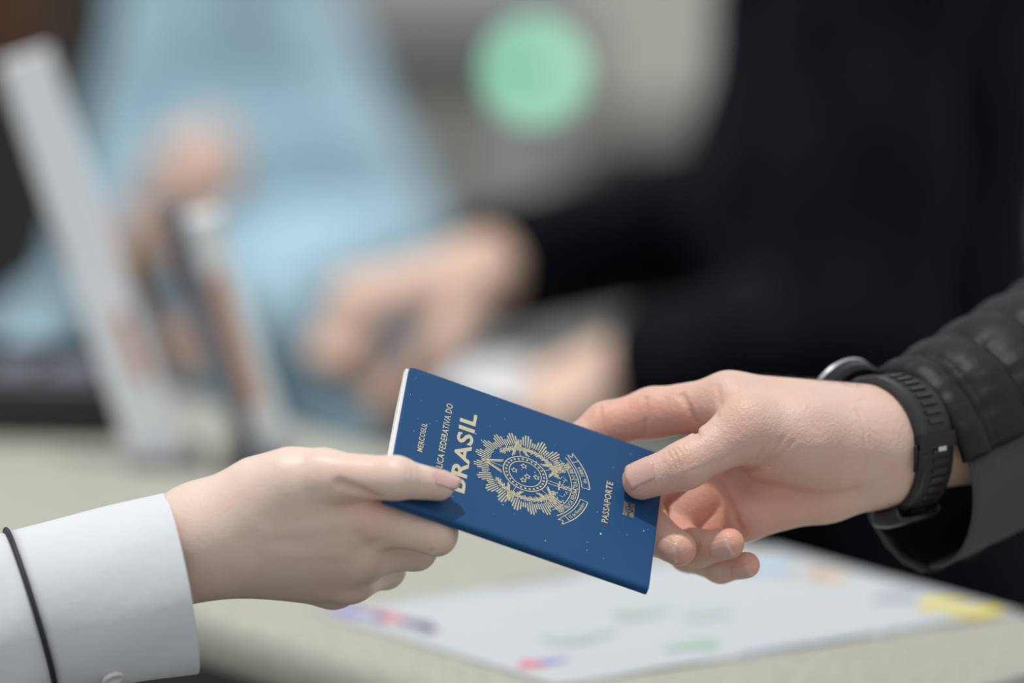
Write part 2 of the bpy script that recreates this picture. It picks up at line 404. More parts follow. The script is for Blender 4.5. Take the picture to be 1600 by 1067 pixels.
class Foil:                          # flat gold strokes, emblem coordinates x right, y up on the upright cover
    def __init__(s): s.v = []; s.f = []
    def poly(s, pts, h=.09):
        k = len(pts); b0 = len(s.v)
        ar = sum(p[0] * q[1] - q[0] * p[1] for p, q in zip(pts, pts[1:] + pts[:1]))
        if ar < 0: pts = pts[::-1]
        for z in (h, -.02): s.v += [(p[0], p[1], z) for p in pts]
        s.f.append(tuple(b0 + i for i in range(k)))
        s.f += [(b0 + i, b0 + k + i, b0 + k + (i + 1) % k, b0 + (i + 1) % k) for i in range(k)]
    def line(s, p, q, w, w2=None, h=.09):
        p = np.array(p, float); q = np.array(q, float); d = q - p; L = np.linalg.norm(d)
        if L < 1e-6: return
        n = np.array((-d[1], d[0])) / L; w2 = w if w2 is None else w2
        s.poly([tuple(p + n * w / 2), tuple(p - n * w / 2), tuple(q - n * w2 / 2), tuple(q + n * w2 / 2)], h)
    def path(s, pts, w, h=.09):
        for p, q in zip(pts[:-1], pts[1:]): s.line(p, q, w, None, h)
    def arc(s, c, r, a0, a1, w, n=40, ry=None):
        ry = r if ry is None else ry
        s.path([(c[0] + r * math.cos(a), c[1] + ry * math.sin(a)) for a in np.linspace(a0, a1, n)], w)
    def star(s, c, R, rot=math.pi / 2, ratio=.40):
        s.poly([(c[0] + (R if i % 2 == 0 else R * ratio) * math.cos(rot + i * math.pi / 5), c[1] + (R if i % 2 == 0 else R * ratio) * math.sin(rot + i * math.pi / 5)) for i in range(10)])
    def done(s, name, a0, b0, sc=1.0):
        v = np.array(s.v) * np.array((sc, sc, 1)); pts = PO + PU * (a0 - v[:, 1])[:, None] + PV * (b0 + v[:, 0])[:, None] + PN * (v[:, 2] + .01)[:, None]
        return put(name, c2w(pts), s.f, M['gold'], passport, False)
EA, EB = 61.0, 45.0
fo = Foil()
for i in range(96):                  # sunburst rays, long and short in bundles
    an = math.pi / 2 + (i - 47.5) / 96 * math.radians(305)
    bun = abs(((i % 6) - 2.5) / 2.5); r1 = 22.6 - 3.4 * bun ** 1.5; r0 = 15.4 + 1.0 * random.random()
    fo.line((r0 * math.cos(an), r0 * math.sin(an)), (r1 * math.cos(an), r1 * math.sin(an)), .38, .62)
fo.done('sunburst', EA, EB, 1.10)
fo = Foil()                          # the big five-pointed star: double outline and facet lines
for R, w in ((18.6, .5), (16.6, .26), (17.6, .22)):
    pts = [((R if i % 2 == 0 else R * .45) * math.cos(math.pi / 2 + i * math.pi / 5), (R if i % 2 == 0 else R * .45) * math.sin(math.pi / 2 + i * math.pi / 5)) for i in range(11)]
    for p, q in zip(pts[:-1], pts[1:]):
        pm = [tuple(np.array(p) + (np.array(q) - np.array(p)) * t) for t in np.linspace(0, 1, 9)]
        for g, h in zip(pm[:-1], pm[1:]):
            if min(math.hypot(*g), math.hypot(*h)) > 9.9: fo.line(g, h, w)
for i in range(5):
    an = math.pi / 2 + i * 2 * math.pi / 5
    fo.line((9.2 * math.cos(an), 9.2 * math.sin(an)), (16.4 * math.cos(an), 16.4 * math.sin(an)), .22)
fo.done('star', EA, EB, 1.10)
fo = Foil()                          # ring of little stars round the centre disc
fo.arc((0, 0), 8.6, 0, 2 * math.pi, .42, 56); fo.arc((0, 0), 6.35, 0, 2 * math.pi, .36, 48)
for i in range(27):
    an = i * 2 * math.pi / 27; fo.star((7.5 * math.cos(an), 7.5 * math.sin(an)), .72, an)
fo.done('ring', EA, EB, 1.21)
fo = Foil()                          # southern cross: five open stars
for (x, y) in ((0, 4.1), (3.6, .9), (-3.3, .3), (-.9, -.9), (.2, -4.2)):
    pts = [(x + (1.25 if i % 2 == 0 else .56) * math.cos(math.pi / 2 + i * math.pi / 5), y + (1.25 if i % 2 == 0 else .56) * math.sin(math.pi / 2 + i * math.pi / 5)) for i in range(11)]
    fo.path(pts, .3)
fo.done('constellation', EA, EB, 1.28)
fo = Foil()                          # the two branches: leaves along two arcs between star and rays
for sgn in (-1, 1):
    for i in range(34):
        q = i / 33; an = -math.pi / 2 + sgn * (.30 + q * 2.15); r = 13.6 + .5 * math.sin(i * 2.1)
        c = np.array((r * math.cos(an), r * math.sin(an)))
        for side in (-1, 1, 0):
            d = an + sgn * math.pi / 2 + side * .75; L = 2.3 - .5 * abs(side); w = .46
            e = c + L * np.array((math.cos(d), math.sin(d))); nn = np.array((-math.sin(d), math.cos(d)))
            m2 = (c + e) / 2; fo.poly([tuple(c), tuple(m2 + nn * w * .6), tuple(e), tuple(m2 - nn * w * .6)])
        if i % 3 == 0:
            b = c + 1.2 * np.array((math.cos(an), math.sin(an))); fo.star(b, .42, 0, .7)
fo.done('leaf_branches', EA, EB, 1.12)
fo = Foil()                          # sword hilt and wreath knot below the star
for x in (-.75, .75): fo.line((x, -10), (x, -20.5), .3)
fo.line((-2.6, -15.2), (2.6, -15.2), .6); fo.arc((0, -21.2), 1.1, 0, 2 * math.pi, .4, 14)
for i in range(9): fo.line((-.7, -16 - i * .5), (.7, -16.3 - i * .5), .2)
for i in range(40):
    an = random.uniform(-2.45, -.69); r = random.uniform(14.5, 19.8); d = random.uniform(0, math.pi)
    c = np.array((r * math.cos(an), r * math.sin(an))); e = np.array((math.cos(d), math.sin(d))) * random.uniform(.5, 1.1)
    fo.line(c - e, c + e, .32, .14)
fo.done('sword_hilt', EA, EB, 1.08)
fo = Foil()                          # ribbon: double banded arc with two swallow tails, tiny words as strokes
for r, w in ((20.6, .38), (24.0, .42)): fo.arc((0, 0), r, math.radians(222), math.radians(318), w, 36)
for r, w in ((25.2, .34), (28.6, .46)):
    fo.arc((0, 0), r, math.radians(230), math.radians(262), w, 16); fo.arc((0, 0), r, math.radians(278), math.radians(310), w, 16)
for a in (230, 262, 278, 310): fo.line((25.2 * math.cos(math.radians(a)), 25.2 * math.sin(math.radians(a))), (28.6 * math.cos(math.radians(a)), 28.6 * math.sin(math.radians(a))), .36)
for sgn in (-1, 1):
    a = math.radians(270 + sgn * 40); e = np.array((math.cos(a), math.sin(a))); tn = np.array((-math.sin(a), math.cos(a))) * sgn
    fo.path([tuple(25.2 * e), tuple(25.6 * e + 4.4 * tn), tuple(26.9 * e + 2.6 * tn), tuple(28.4 * e + 4.6 * tn), tuple(28.6 * e)], .36)
fo.done('ribbon', EA, EB, 1.08)
def arc_text(txt, r, a_mid, span, cap):
    cu = bpy.data.curves.new('t', 'FONT'); cu.body = txt; cu.size = 1; cu.align_x = 'CENTER'; cu.offset = .012; cu.extrude = .02; cu.resolution_u = 1
    ob = bpy.data.objects.new('t', cu); COL.objects.link(ob); bpy.context.view_layer.update()
    me = bpy.data.meshes.new_from_object(ob.evaluated_get(bpy.context.evaluated_depsgraph_get()))
    v = np.zeros(len(me.vertices) * 3); me.vertices.foreach_get('co', v); v = v.reshape(-1, 3); fs = [tuple(p.vertices) for p in me.polygons]
    COL.objects.unlink(ob); bpy.data.objects.remove(ob); bpy.data.meshes.remove(me)
    w = v[:, 0].max() - v[:, 0].min(); x = (v[:, 0] - (v[:, 0].max() + v[:, 0].min()) / 2) / w
    an = math.radians(a_mid) + x * math.radians(span); rr = (r - (v[:, 1] / .7 - .5) * cap) * 1.08
    pts = PO + PU * (EA - rr * np.sin(an))[:, None] + PV * (EB + rr * np.cos(an))[:, None] + PN * np.where(v[:, 2] > 0, .10, -.01)[:, None]
    put('ribbon_lettering', c2w(pts), fs, M['gold'], passport, False)
arc_text('REPÚBLICA FEDERATIVA DO BRASIL', 22.3, 270, 84, 1.9)
arc_text('15 de Novembro', 26.9, 246, 26, 1.7); arc_text('de 1889', 26.9, 294, 20, 1.7)
fo = Foil()                          # chip symbol: bar, circle, bar
for s in (-1, 1):
    fo.poly([(-4.4, s * 2.6), (4.4, s * 2.6), (4.4, s * .45), (2.1, s * .45), (1.5, s * 1.5), (0, s * 2.0), (-1.5, s * 1.5), (-2.1, s * .45), (-4.4, s * .45)])
fo.arc((0, 0), 1.15, 0, 2 * math.pi, .5, 20)
tag(fo.done('chip_symbol', 111.0, 45.3), 'gold chip symbol of two bars round a circle')
fo = Foil()                          # white dust on the cover
for i in range(46):
    x = random.uniform(-40, 40); y = random.uniform(-60, 60); fo.star((x, y), random.choice((.12, .14, .17, .2, .28)), random.random(), .7)
fo.star((-20, -37), .5, .3, .7)
fo.v = [(x, y, z * .6) for x, y, z in fo.v]
o = fo.done('dust_specks', 62.5, 44); o.data.materials.clear(); o.data.materials.append(M['pages']); o['kind'] = 'stuff'

# ================================================================== the hand on the left (fair, dorsal side to the viewer)
wF = {
 'thumb': J((505, 744, 36, 11.2), (618, 746.5, 46.5, 9.0), (686, 758, 35, 6.9)),
 'index': J((572, 806, 24, 12.2), (682, 836, 26, 8.6), (694, 802, 16, 7.6), (676, 768, 9, 6.6)),
 'middle': J((560, 860, 12, 12.4), (650, 859, -10, 8.8), (655, 815, -24, 7.6), (620, 780, -26, 6.8)),
 'ring': J((545, 896, -6, 12.2), (602, 889, -36, 8.6), (590, 842, -44, 7.4), (555, 812, -42, 6.6)),
 'little': J((520, 908, -24, 11.2), (565, 905, -50, 7.6), (555, 870, -60, 6.6), (530, 845, -60, 5.8)),
}
wP = [J((90, 950, 6, 23), (215, 900, 10, 20), (300, 853, 13, 19.5)), J((300, 850, 14, 18), (352, 813, 20, 17.2), (405, 776, 25, 15.4), (455, 754, 30, 13.4), (505, 744, 33, 11.4)), J((310, 838, 18, 18.5), (572, 806, 24, 12.4)),
      J((310, 848, 12, 17), (560, 860, 12, 12.4)), J((310, 852, 6, 16), (545, 896, -6, 12.0)), J((310, 854, 2, 15), (520, 908, -24, 11.2)),
      J((420, 790, 16, 14), (530, 792, 16, 8))]
def relief(p, tot, kn, cr):
    """knuckles and creases, worked out only close to the skin"""
    near = np.abs(tot) < 5
    if not near.any(): return tot
    p = p[near]; d = tot[near]
    for q, r, w in kn: d = d - r * np.exp(-np.sum((p - q) ** 2, 1) / (w * w))
    for pts, dp, w in cr:
        lo_ = np.min(pts, 0) - 3 * w; hi_ = np.max(pts, 0) + 3 * w; m_ = ((p > lo_) & (p < hi_)).all(1)
        if m_.any(): d[m_] += dp * np.exp(-(seg_dist(p[m_], pts) / w) ** 2)
    tot = tot.copy(); tot[near] = d
    return tot
def f_woman(p):
    pal = None
    for c in wP:
        e = chain(p, c, 8); pal = e if pal is None else smin(pal, e, 14)
    tot = None
    for nm, c in wF.items():
        e = smin(pal, chain(p, c, 4), 7 if nm != 'thumb' else 6); tot = e if tot is None else smin(tot, e, 1.2)
    return relief(p, tot, KN_W, CR_W)
KN_W = [(P(590, 803, 37), 1.0, 9), (P(575, 868, 24), .9, 8), (P(683, 838, 29), .5, 5), (P(572, 846, 26), -1.6, 5), (P(500, 800, 36), .8, 12), (P(545, 905, 10), .8, 7), (P(625, 735, 49), .4, 5)]
def front(f, px, py, z0=45.0, z1=-90.0):
    q = P(px, py, z0)[None, :]
    for _ in range(90):
        d = float(f(q)[0])
        if abs(d) < .05 or q[0, 2] < z1: break
        q = P(px, py, q[0, 2] - max(d, -1) * .8)[None, :]
    return q[0]
CR_W = []
CR_W = [([front(f_woman, *q) for q in L], dp, w) for L, dp, w in (
    (((531, 756), (548, 762), (566, 768), (590, 777)), 2.6, 2.2),
    (((640, 720), (645, 740), (642, 762)), .3, .8), (((632, 718), (636, 740), (633, 764)), .25, .8), (((650, 722), (653, 742)), .2, .7),
    (((622, 866), (648, 864), (676, 860)), .8, 1.2), (((585, 912), (605, 906), (628, 900)), .7, 1.2), (((563, 838), (575, 848), (592, 848)), .8, 3.6),
    (((676, 818), (684, 836), (680, 852)), .18, .8), (((520, 820), (470, 828), (420, 832)), -.5, 4.0), (((540, 868), (480, 868), (420, 862)), -.4, 4.0))]
FL_W = [(P(700, 760, 32), 14, .5), (P(690, 838, 27), 12, .35), (P(590, 803, 36), 14, .3), (P(575, 870, 24), 14, .3), (P(560, 757, 40), 16, .55), (P(600, 770, 38), 10, .5), (P(545, 925, 6), 14, .3)]
def blobs(p, L): return np.clip(sum(s * np.exp(-np.sum((p - q) ** 2, 1) / (w * w)) for q, w, s in L), 0, 1)
lo = P(60, 990, -75); hi = P(735, 670, 62); lo[2] = -80; hi[2] = 66
woman = sdf_body('person', f_woman, np.minimum(lo, hi), np.maximum(lo, hi), .75, M['skin_w'], lambda V: blobs(V, FL_W))
tag(woman, 'person in white shirt cuff holding the passport with thumb on top', 'person')
th = wF['thumb']
nail('fingernail', f_woman, th[2][0], th[2][0] - th[1][0], (.12, .62, .75), 10.0, 8.2, 8.4, M['nail_w'], woman, 'point', .35)

# ================================================================== the hand on the right (palm side to the viewer)
mF = {
 'thumb': J((1172, 668, -19, 12.6), (1070, 727, -10, 10.4), (1003, 750, -11.5, 8.9)),
 'index': J((1140, 630, -42, 12.6), (1020, 645, -54, 11.2), (948, 663, -54, 9.8), (886, 704, -50, 8.2)),
 'middle': J((1135, 692, -57, 12.2), (992, 770, -50, 10.2), (1020, 833, -25, 9.3), (1061, 857, -12, 7.9)),
 'ring': J((1145, 752, -52, 12), (1030, 828, -52, 9.6), (1092, 857, -27, 8.0), (1139, 849, -13, 7.0)),
 'little': J((1172, 800, -44, 11.4), (1075, 864, -54, 8.2), (1126, 886, -37, 6.8), (1167, 883, -27, 5.9)),
}
mP = [J((1660, 655, -132, 24), (1400, 698, -62, 21)), J((1390, 668, -60, 18.5), (1140, 630, -42, 13.4)), J((1388, 690, -61, 18), (1135, 692, -56, 12.4)),
      J((1385, 712, -61, 17), (1145, 752, -52, 12.4)), J((1383, 732, -59, 16.5), (1290, 760, -52, 14.5), (1172, 799, -44, 11.8)),
      J((1360, 692, -50, 17), (1255, 684, -30, 17.5), (1172, 668, -19, 13.2)), J((1300, 720, -42, 15), (1200, 710, -32, 12)), J((1190, 655, -30, 9), (1140, 632, -42, 10.5))]
def f_man(p):
    pal = None
    for c in mP:
        e = chain(p, c, 8); pal = e if pal is None else smin(pal, e, 10)
    tot = None
    for nm, c in mF.items():
        e = smin(pal, chain(p, c, 4), 5 if nm != 'thumb' else 9); tot = e if tot is None else smin(tot, e, 1.0)
    return relief(p, tot, KN_M, CR_M)
KN_M = [(P(1158, 634, -12), 1.0, 8), (P(1068, 706, -2), .4, 6), (P(1050, 838, -4), .4, 6)]
CR_M = []
CR_M = [([front(f_man, *q) for q in L], dp, w) for L, dp, w in (
    [(((1043 + 7.5 * i, 706 - 4 * i), (1051 + 7.5 * i, 717 - 3 * i), (1055 + 7.5 * i, 734 - 3 * i)), (.55, .75, .75, .55, .35)[i], .75) for i in range(5)] + [
    (((1138, 738), (1160, 736), (1185, 731), (1212, 716)), 1.3, 1.4), (((1190, 726), (1208, 706), (1224, 684)), .8, 1.0), (((1203, 730), (1222, 710), (1238, 690)), .75, .9), (((1175, 722), (1192, 700)), .5, .9), (((1218, 736), (1236, 716), (1250, 700)), .5, .9),
    (((1080, 735), (1110, 728), (1140, 712)), .3, 1.0),
    (((1122, 752), (1134, 775), (1146, 800), (1156, 826)), 2.2, 1.6), (((1160, 745), (1210, 762), (1270, 778), (1335, 772)), 1.6, 5.0),
    (((1009, 622), (1010, 650), (1006, 682)), 1.0, 1.2), (((937, 636), (940, 655), (944, 676)), .8, 1.1), (((1066, 618), (1076, 636), (1086, 660), (1090, 682)), 1.8, 1.5), (((1120, 604), (1126, 630), (1120, 652)), .5, 1.5),
    (((1290, 662), (1298, 690), (1292, 720)), 1.2, 8.0), (((1340, 640), (1352, 690), (1350, 740)), .5, 1.5), (((1345, 625), (1360, 690), (1360, 760)), .3, 1.0)])]
FL_M = [(P(985, 760, -10), 12, .7), (P(1065, 870, -6), 11, .85), (P(1150, 850, -8), 11, .85), (P(1178, 885, -24), 9, .85), (P(960, 670, -44), 20, .7), (P(1010, 665, -42), 16, .7), (P(1060, 790, -44), 30, .5), (P(1110, 800, -42), 24, .45),
        (P(1158, 650, -10), 12, .4), (P(1070, 715, -2), 12, .4), (P(1200, 770, -32), 25, .45), (P(1250, 790, -36), 25, .35), (P(1090, 650, -34), 18, .5)]
lo = P(860, 930, -150); hi = P(1680, 560, 12)
lo = np.array((12.0, -118.0, -170.0)); hi = np.array((262.0, -8.0, 14.0))
man = sdf_body('person', f_man, lo, hi, .75, M['skin_m'], lambda V: blobs(V, FL_M))
tag(man, 'person in black quilted sleeve and wristwatch gripping the far end of the passport', 'person')
def fn(nm, n, w, bk, fr_):
    c = mF[nm]; return nail('fingernail', f_man, c[-1][0], c[-1][0] - c[-2][0], n, w, bk, fr_, M['nail_m'], man, 'square', .28)
fn('thumb', (.05, .62, .78), 13.0, 7.5, 6.3)
fn('middle', (-.15, -.35, .92), 10.2, 6.0, 5.4); fn('ring', (-.1, -.35, .93), 9.6, 6.0, 4.9); fn('little', (0, -.55, .83), 7.8, 5.0, 4.3)

# fine hairs along the upper edge of the wrist
hv, hf = [], []
for i in range(170):
    q = P(random.uniform(1190, 1350), 560, random.uniform(-66, -46)); d = np.array((0, -1.0, 0)); q = q[None, :]
    for _ in range(40): q = q + d * np.clip(f_man(q), -.5, 2)[:, None]
    q = q[0]; dr = nrm(np.array((-.8 + random.uniform(-.3, .3), .55, random.uniform(-.3, .3)))); L_ = random.uniform(2.0, 4.2)
    pts = np.array([q - dr * .3, q + dr * L_ * .5, q + dr * L_ + np.array((-.5, -.5, 0))])
    a_, b_ = tube(c2w(pts), np.array((.00005, .00004, .00001)), 3); hf += [tuple(k + len(hv) for k in f_) for f_ in b_]; hv += a_.tolist()
o = put('arm_hair', np.array(hv), hf, M['hair'], man); o['kind'] = 'stuff'

# ------------------------------------------------------------------ cuffs and sleeves
def ring_frame(A):
    A = nrm(A); e1 = nrm(np.array((0, 0, 1.0)) - A * A[2]); e2 = np.cross(A, e1)
    if e2[1] < 0: e2 = -e2
    return A, e1, e2
def shell(rings_out, thick, closed=True):
    """wall of a sleeve: outer rings then inner rings, closed at both rims"""
    R = np.asarray(rings_out, float); cen = R.mean(1, keepdims=True); d = R - cen; L = np.linalg.norm(d, axis=2, keepdims=True)
    I = R - d / L * thick
    seq = [r for r in R] + [r for r in I[::-1]] + ([R[0]] if closed else [])
    return loft(seq, closed, (False, False)) if closed else None
# white shirt cuff
K = 72; TH = np.arange(K) / K * 2 * math.pi
def white_ring(cx, cy, z, rv, rd, tilt, wob=0.0, ph=0.0, low=0.0):
    c = P(cx, cy, z); A, e1, e2 = ring_frame(np.array((.94, .30 + tilt, -.16)))
    r = []
    for t in TH:
        k = 1 + wob * math.sin(3 * t + ph) + .5 * wob * math.sin(7 * t + 2 * ph)
        drop = low * max(0, -math.sin(t)) ** 2
        r.append(c + e1 * rd * math.cos(t) * k + e2 * (rv * math.sin(t) * k - drop))
    return r
rings = []
for i, q in enumerate(np.linspace(0, 1, 16)):
    cx = 282 + (50 - 282) * q; cy = 912 + (958 - 912) * q
    rings.append(white_ring(cx, cy, 15 - 6 * q, 41.0 - 3.0 * q, 38 - 3.0 * q, -.12 + .1 * q, .010 + .008 * math.sin(5 * q), 1.2 + 2 * q))
vs, fs = shell(rings, 1.3)
cuff = put('shirt_cuff', c2w(vs), fs, M['white_cloth'], woman)
tag(cuff, 'stiff white shirt cuff, buttoned')
vs, fs = tube(c2w(np.array(white_ring(48, 958, 9, 38.6, 36.0, -.02, .012, 3.2))), .0013, 8, True)
put('piping', vs, fs, M['piping'], cuff)
rings = []
for i, q in enumerate(np.linspace(0, 2.2, 48)):
    cx = 50 - 420 * q; cy = 960 + 105 * q
    puff = 1 + .10 * math.sin(min(1, q * 4) * math.pi / 2) + .02 * math.sin(14 * q)
    rings.append(white_ring(cx, cy, 9 - 15 * q, 37.5 * puff, 34.5 * puff, -.02, .012 + .05 * math.sin(min(1, q * 3) * math.pi / 2) * (.6 + .4 * math.sin(9 * q)), 3.2 + 7 * q))
vs, fs = shell(rings, 1.2); put('shirt_sleeve', c2w(vs), fs, M['white_cloth'], woman)
# button near the lower edge of the cuff
bc = None
A, e1, e2 = ring_frame(np.array((.94, .30, -.16)))
t = math.radians(-63); bc = P(135, 942, 11) + e1 * 36.8 * math.cos(t) + e2 * 39.2 * math.sin(t); bn = nrm(e1 * math.cos(t) / 36.8 + e2 * math.sin(t) / 39.2); bt = np.cross(bn, A)
prof = [(0, .6), (2.6, .6), (3.2, 1.3), (4.4, 1.5), (5.2, 1.0), (5.4, .2), (5.0, -.6), (0, -.6)]
rings = [[bc + bn * h + r * (math.cos(q) * A + math.sin(q) * bt) for q in np.arange(24) / 24 * 2 * math.pi] for r, h in [(max(r, .01), h) for r, h in prof]]
vs, fs = loft(rings); bo = put('button', c2w(vs), fs, M['button'], cuff); recalc(bo.data)

# black quilted sleeve with the softshell underside panel
FA = nrm(P(1660, 648, -132) - P(1390, 697, -60))
def sleeve_ring(q, th, inner=0.0, smooth_only=False):
    """q in mm along the sleeve, th from near (0) over the top (90)"""
    A, e1, e2 = ring_frame(FA)
    e2t = nrm(e2 + A * -.10)
    c0 = P(1424, 738, -77); c = c0 + A * q + e2 * (.24 * q)
    rv = 46.5 + .05 * q; rd = 37 + .08 * q
    seams = (0.0, 15.5, 19.0, 42.0, 68.0, 95.0, 122.0, 150.0, 178.0, 206.0, 235.0, 264.0, 293.0, 322.0)
    bulge = 0.0; sm = 9.0
    if not smooth_only:
        for s0, s1 in zip(seams[:-1], seams[1:]):
            if s0 <= q <= s1: bulge = (4.2 if s1 - s0 > 6 else .7) * math.sin(math.pi * (q - s0) / (s1 - s0)) ** .5; sm = min(q - s0, s1 - q)
        bulge += math.exp(-sm / 7) * (.45 * math.sin(th * 23 + q * .1) + .35 * math.sin(th * 37 + 2)) + .5 * math.sin(th * 5 + q * .12)
    r = 1.0
    return c + e1 * (rd + bulge - inner) * math.cos(th) + e2t * (rv + bulge - inner) * math.sin(th)
def sector(name, t0, t1, qs, nT, thick, m, parent, smooth_only):
    ths = np.linspace(t0, t1, nT); prof_rings = []
    rings = []
    for q in qs:
        out = [sleeve_ring(q, t, 0, smooth_only) for t in ths]; inn = [sleeve_ring(q, t, thick, True) for t in ths[::-1]]
        rings.append(out + inn)
    vs, fs = loft(rings); o = put(name, c2w(vs), fs, m, parent); recalc(o.data); return o
qs = np.concatenate([np.linspace(0, 322, 258)])
slv = sector('quilted_sleeve', math.radians(2), math.radians(262), qs, 90, 2.2, M['puffer'], man, False)
tag(slv, 'black quilted puffer jacket sleeve')
pan = sector('cuff_panel', math.radians(-98), math.radians(2), np.linspace(3.0, 322, 90), 40, 1.6, M['panel'], man, True)
tag(pan, 'smooth charcoal underside panel of the sleeve')
for s0 in (15.5, 19.0, 42.0, 68.0, 95.0, 122.0, 150.0, 178.0, 206.0, 235.0, 264.0, 293.0):
    pts = [sleeve_ring(s0, t) for t in np.linspace(math.radians(2), math.radians(262), 80)]
    vs, fs = tube(c2w(np.array(pts)), .0007, 6); put('stitch_line', vs, fs, M['thread'], slv)
pts = [sleeve_ring(3.0, t, .8, True) for t in np.linspace(math.radians(-98), math.radians(2), 50)]
vs, fs = tube(c2w(np.array(pts)), .0011, 6); put('hem', vs, fs, M['panel'], pan)

# ================================================================== wristwatch
wA, w1, w2 = ring_frame(FA)
WC = P(1372, 697, -57)               # centre of the band's edge on the hand side
NT = 180; _t = np.arange(NT) / NT * 2 * math.pi; _r = np.zeros(NT)
for _q in (0, 5, 11, 17, 22):        # the strap follows the wrist it is wrapped round
    _d = np.cos(_t)[:, None] * w1 + np.sin(_t)[:, None] * w2; _p = WC + wA * _q + _d * 48; _l = np.full(NT, 48.0)
    for _ in range(40):
        _e = f_man(_p); _l = _l - _e * .9; _p = WC + wA * _q + _d * _l[:, None]
    _r = np.maximum(_r, _l)
_r = np.maximum(_r, np.real(np.fft.ifft(np.fft.fft(_r) * (np.abs(np.fft.fftfreq(NT) * NT) <= 5)))) + .2
_r = np.real(np.fft.ifft(np.fft.fft(_r) * (np.abs(np.fft.fftfreq(NT) * NT) <= 8)))
print('WRIST', _r[::15].round(1))
def wr(t, q, o=0.0):
    r = float(np.interp((t % (2 * math.pi)) / (2 * math.pi) * NT, np.arange(NT + 1), np.append(_r, _r[0]))) + o
    return WC + wA * q + w1 * r * math.cos(t) + w2 * r * math.sin(t)
watch = empty('wristwatch', c2w(wr(math.radians(-90), 10))); tag(watch, 'black sports watch with slotted rubber strap on the outstretched wrist', 'watch')
def strap(name, t0, t1, q0, q1, o0, o1, m, parent, n=70, bev=.7):
    rings = []
    for t in np.linspace(t0, t1, n):
        rings.append([wr(t, q, o) for q, o in ((q0 + bev, o1), (q1 - bev, o1), (q1, o1 - bev), (q1, o0), (q0, o0), (q0, o1 - bev))])
    vs, fs = loft(rings); ob = put(name, c2w(vs), fs, m, parent); recalc(ob.data); ob.data.set_sharp_from_angle(angle=math.radians(35)); return ob
R_ = math.radians
strap('strap', R_(-118), R_(112), 0, 22, .2, 2.6, M['rubber'], watch)
strap('strap_edge', R_(-10), R_(112), -.4, 6.0, .2, 3.6, M['rubber_gloss'], watch, bev=1.4)
strap('strap_edge', R_(-100), R_(-14), 1.0, 5.0, .2, 3.2, M['rubber_gloss'], watch, bev=1.2)
for t in list(range(-78, -8, 9)) + list(range(14, 80, 9)):
    strap('slot_rib', R_(t), R_(t + 4.2), 8.5, 17.5, 2.2, 3.5, M['rubber_gloss'], watch, n=5, bev=.5)
ck = strap('clasp', R_(-9), R_(5), -.8, 24.5, .2, 4.6, M['dark_metal'], watch, n=12, bev=1.0)
tag(ck, 'black metal clasp bar')
strap('clasp_button', R_(-12), R_(-8), 10, 15, 3.2, 5.0, M['steel'], watch, n=6, bev=.4)
vs, fs = tube(c2w(np.array([wr(R_(t), -1.2 + .6 * math.sin(R_(t * 4)), 1.6) for t in np.linspace(-30, -4, 14)])), .0010, 8); put('clasp_hinge', vs, fs, M['dark_metal'], watch)
# keeper loop bulging under the wrist
pts = []
for q, o in ((-2, .6), (-3.5, 3), (-3, 7), (0, 8.6), (8, 8.4), (16, 8.2), (23, 7.6), (25.5, 5), (24, 1.2)): pts.append((q, o))
kv = []
rings = []
for t in np.linspace(R_(-104), R_(-74), 16): rings.append([wr(t, q, o) for q, o in pts] + [wr(t, q * .86 + 1.6, max(.4, o - 2.2)) for q, o in pts[::-1]])
vs, fs = loft(rings); ob = put('keeper_loop', c2w(vs), fs, M['rubber_gloss'], watch); recalc(ob.data)
# case on the far (upper back) side
tc_ = R_(146); cc = wr(tc_, 11, 1.0); cn = nrm(w1 * math.cos(tc_) / 22 + w2 * math.sin(tc_) / 28.5); ct = np.cross(cn, wA)
def disc(name, prof, m):
    rings = [[cc + cn * h + r * (math.cos(q) * wA + math.sin(q) * ct) for q in np.arange(48) / 48 * 2 * math.pi] for r, h in prof]
    vs, fs = loft(rings); ob = put(name, c2w(vs), fs, m, watch); recalc(ob.data); ob.data.set_sharp_from_angle(angle=R_(35)); return ob
disc('case', [(17, -.5), (21.5, 0), (23, 2), (23, 7), (22, 8.6)], M['dark_metal'])
disc('bezel', [(23.2, 7.4), (23.4, 9.4), (21.8, 11.0), (19.4, 11.0), (19.2, 8)], M['steel'])
disc('crystal', [(19.3, 8), (19.3, 10.4), (17, 10.7), (.01, 10.8)], M['glass'])
pts = [cc + cn * 4 + wA * -22 + ct * 2, cc + cn * 4 + wA * -27 + ct * 2]
vs, fs = tube(c2w(np.array([pts[0], pts[0] * .3 + pts[1] * .7, pts[1]])), np.array((2.4, 2.8, 2.4)) * .001, 14); put('crown', vs, fs, M['steel'], watch)

# ================================================================== printed sheet on the counter
MC = np.array((.082, 2.7075)); LX = PERP; LY = DIR
HX, HY = .1485, .105
def sheet(u, v, h=0.0): return np.array((MC[0], MC[1], TABLE_Z + .0006 + h)) + LX * u + LY * v
paper = empty('map_leaflet', sheet(0, 0) * np.array((1, 1, 0)) + np.array((0, 0, TABLE_Z)))
tag(paper, 'white printed map sheet with coloured patches lying on the stone counter', 'map')
n1, n2 = 24, 18; g = [[sheet(-HX + 2 * HX * i / n1, -HY + 2 * HY * j / n2, .0004 * (1 + math.sin(i * .8) * math.sin(j * .6))) for j in range(n2 + 1)] for i in range(n1 + 1)]
g2 = [[q - ZUP * .0003 for q in row] for row in g]
rings = [row + r2[::-1] for row, r2 in zip(g, g2)]
vs, fs = loft(rings); ob = put('sheet', vs, fs, M['paper'], paper); recalc(ob.data)
def to_sheet(px, py):
    q = on_table(px, py); d = q[:2] - MC; return d @ LX[:2], d @ LY[:2]
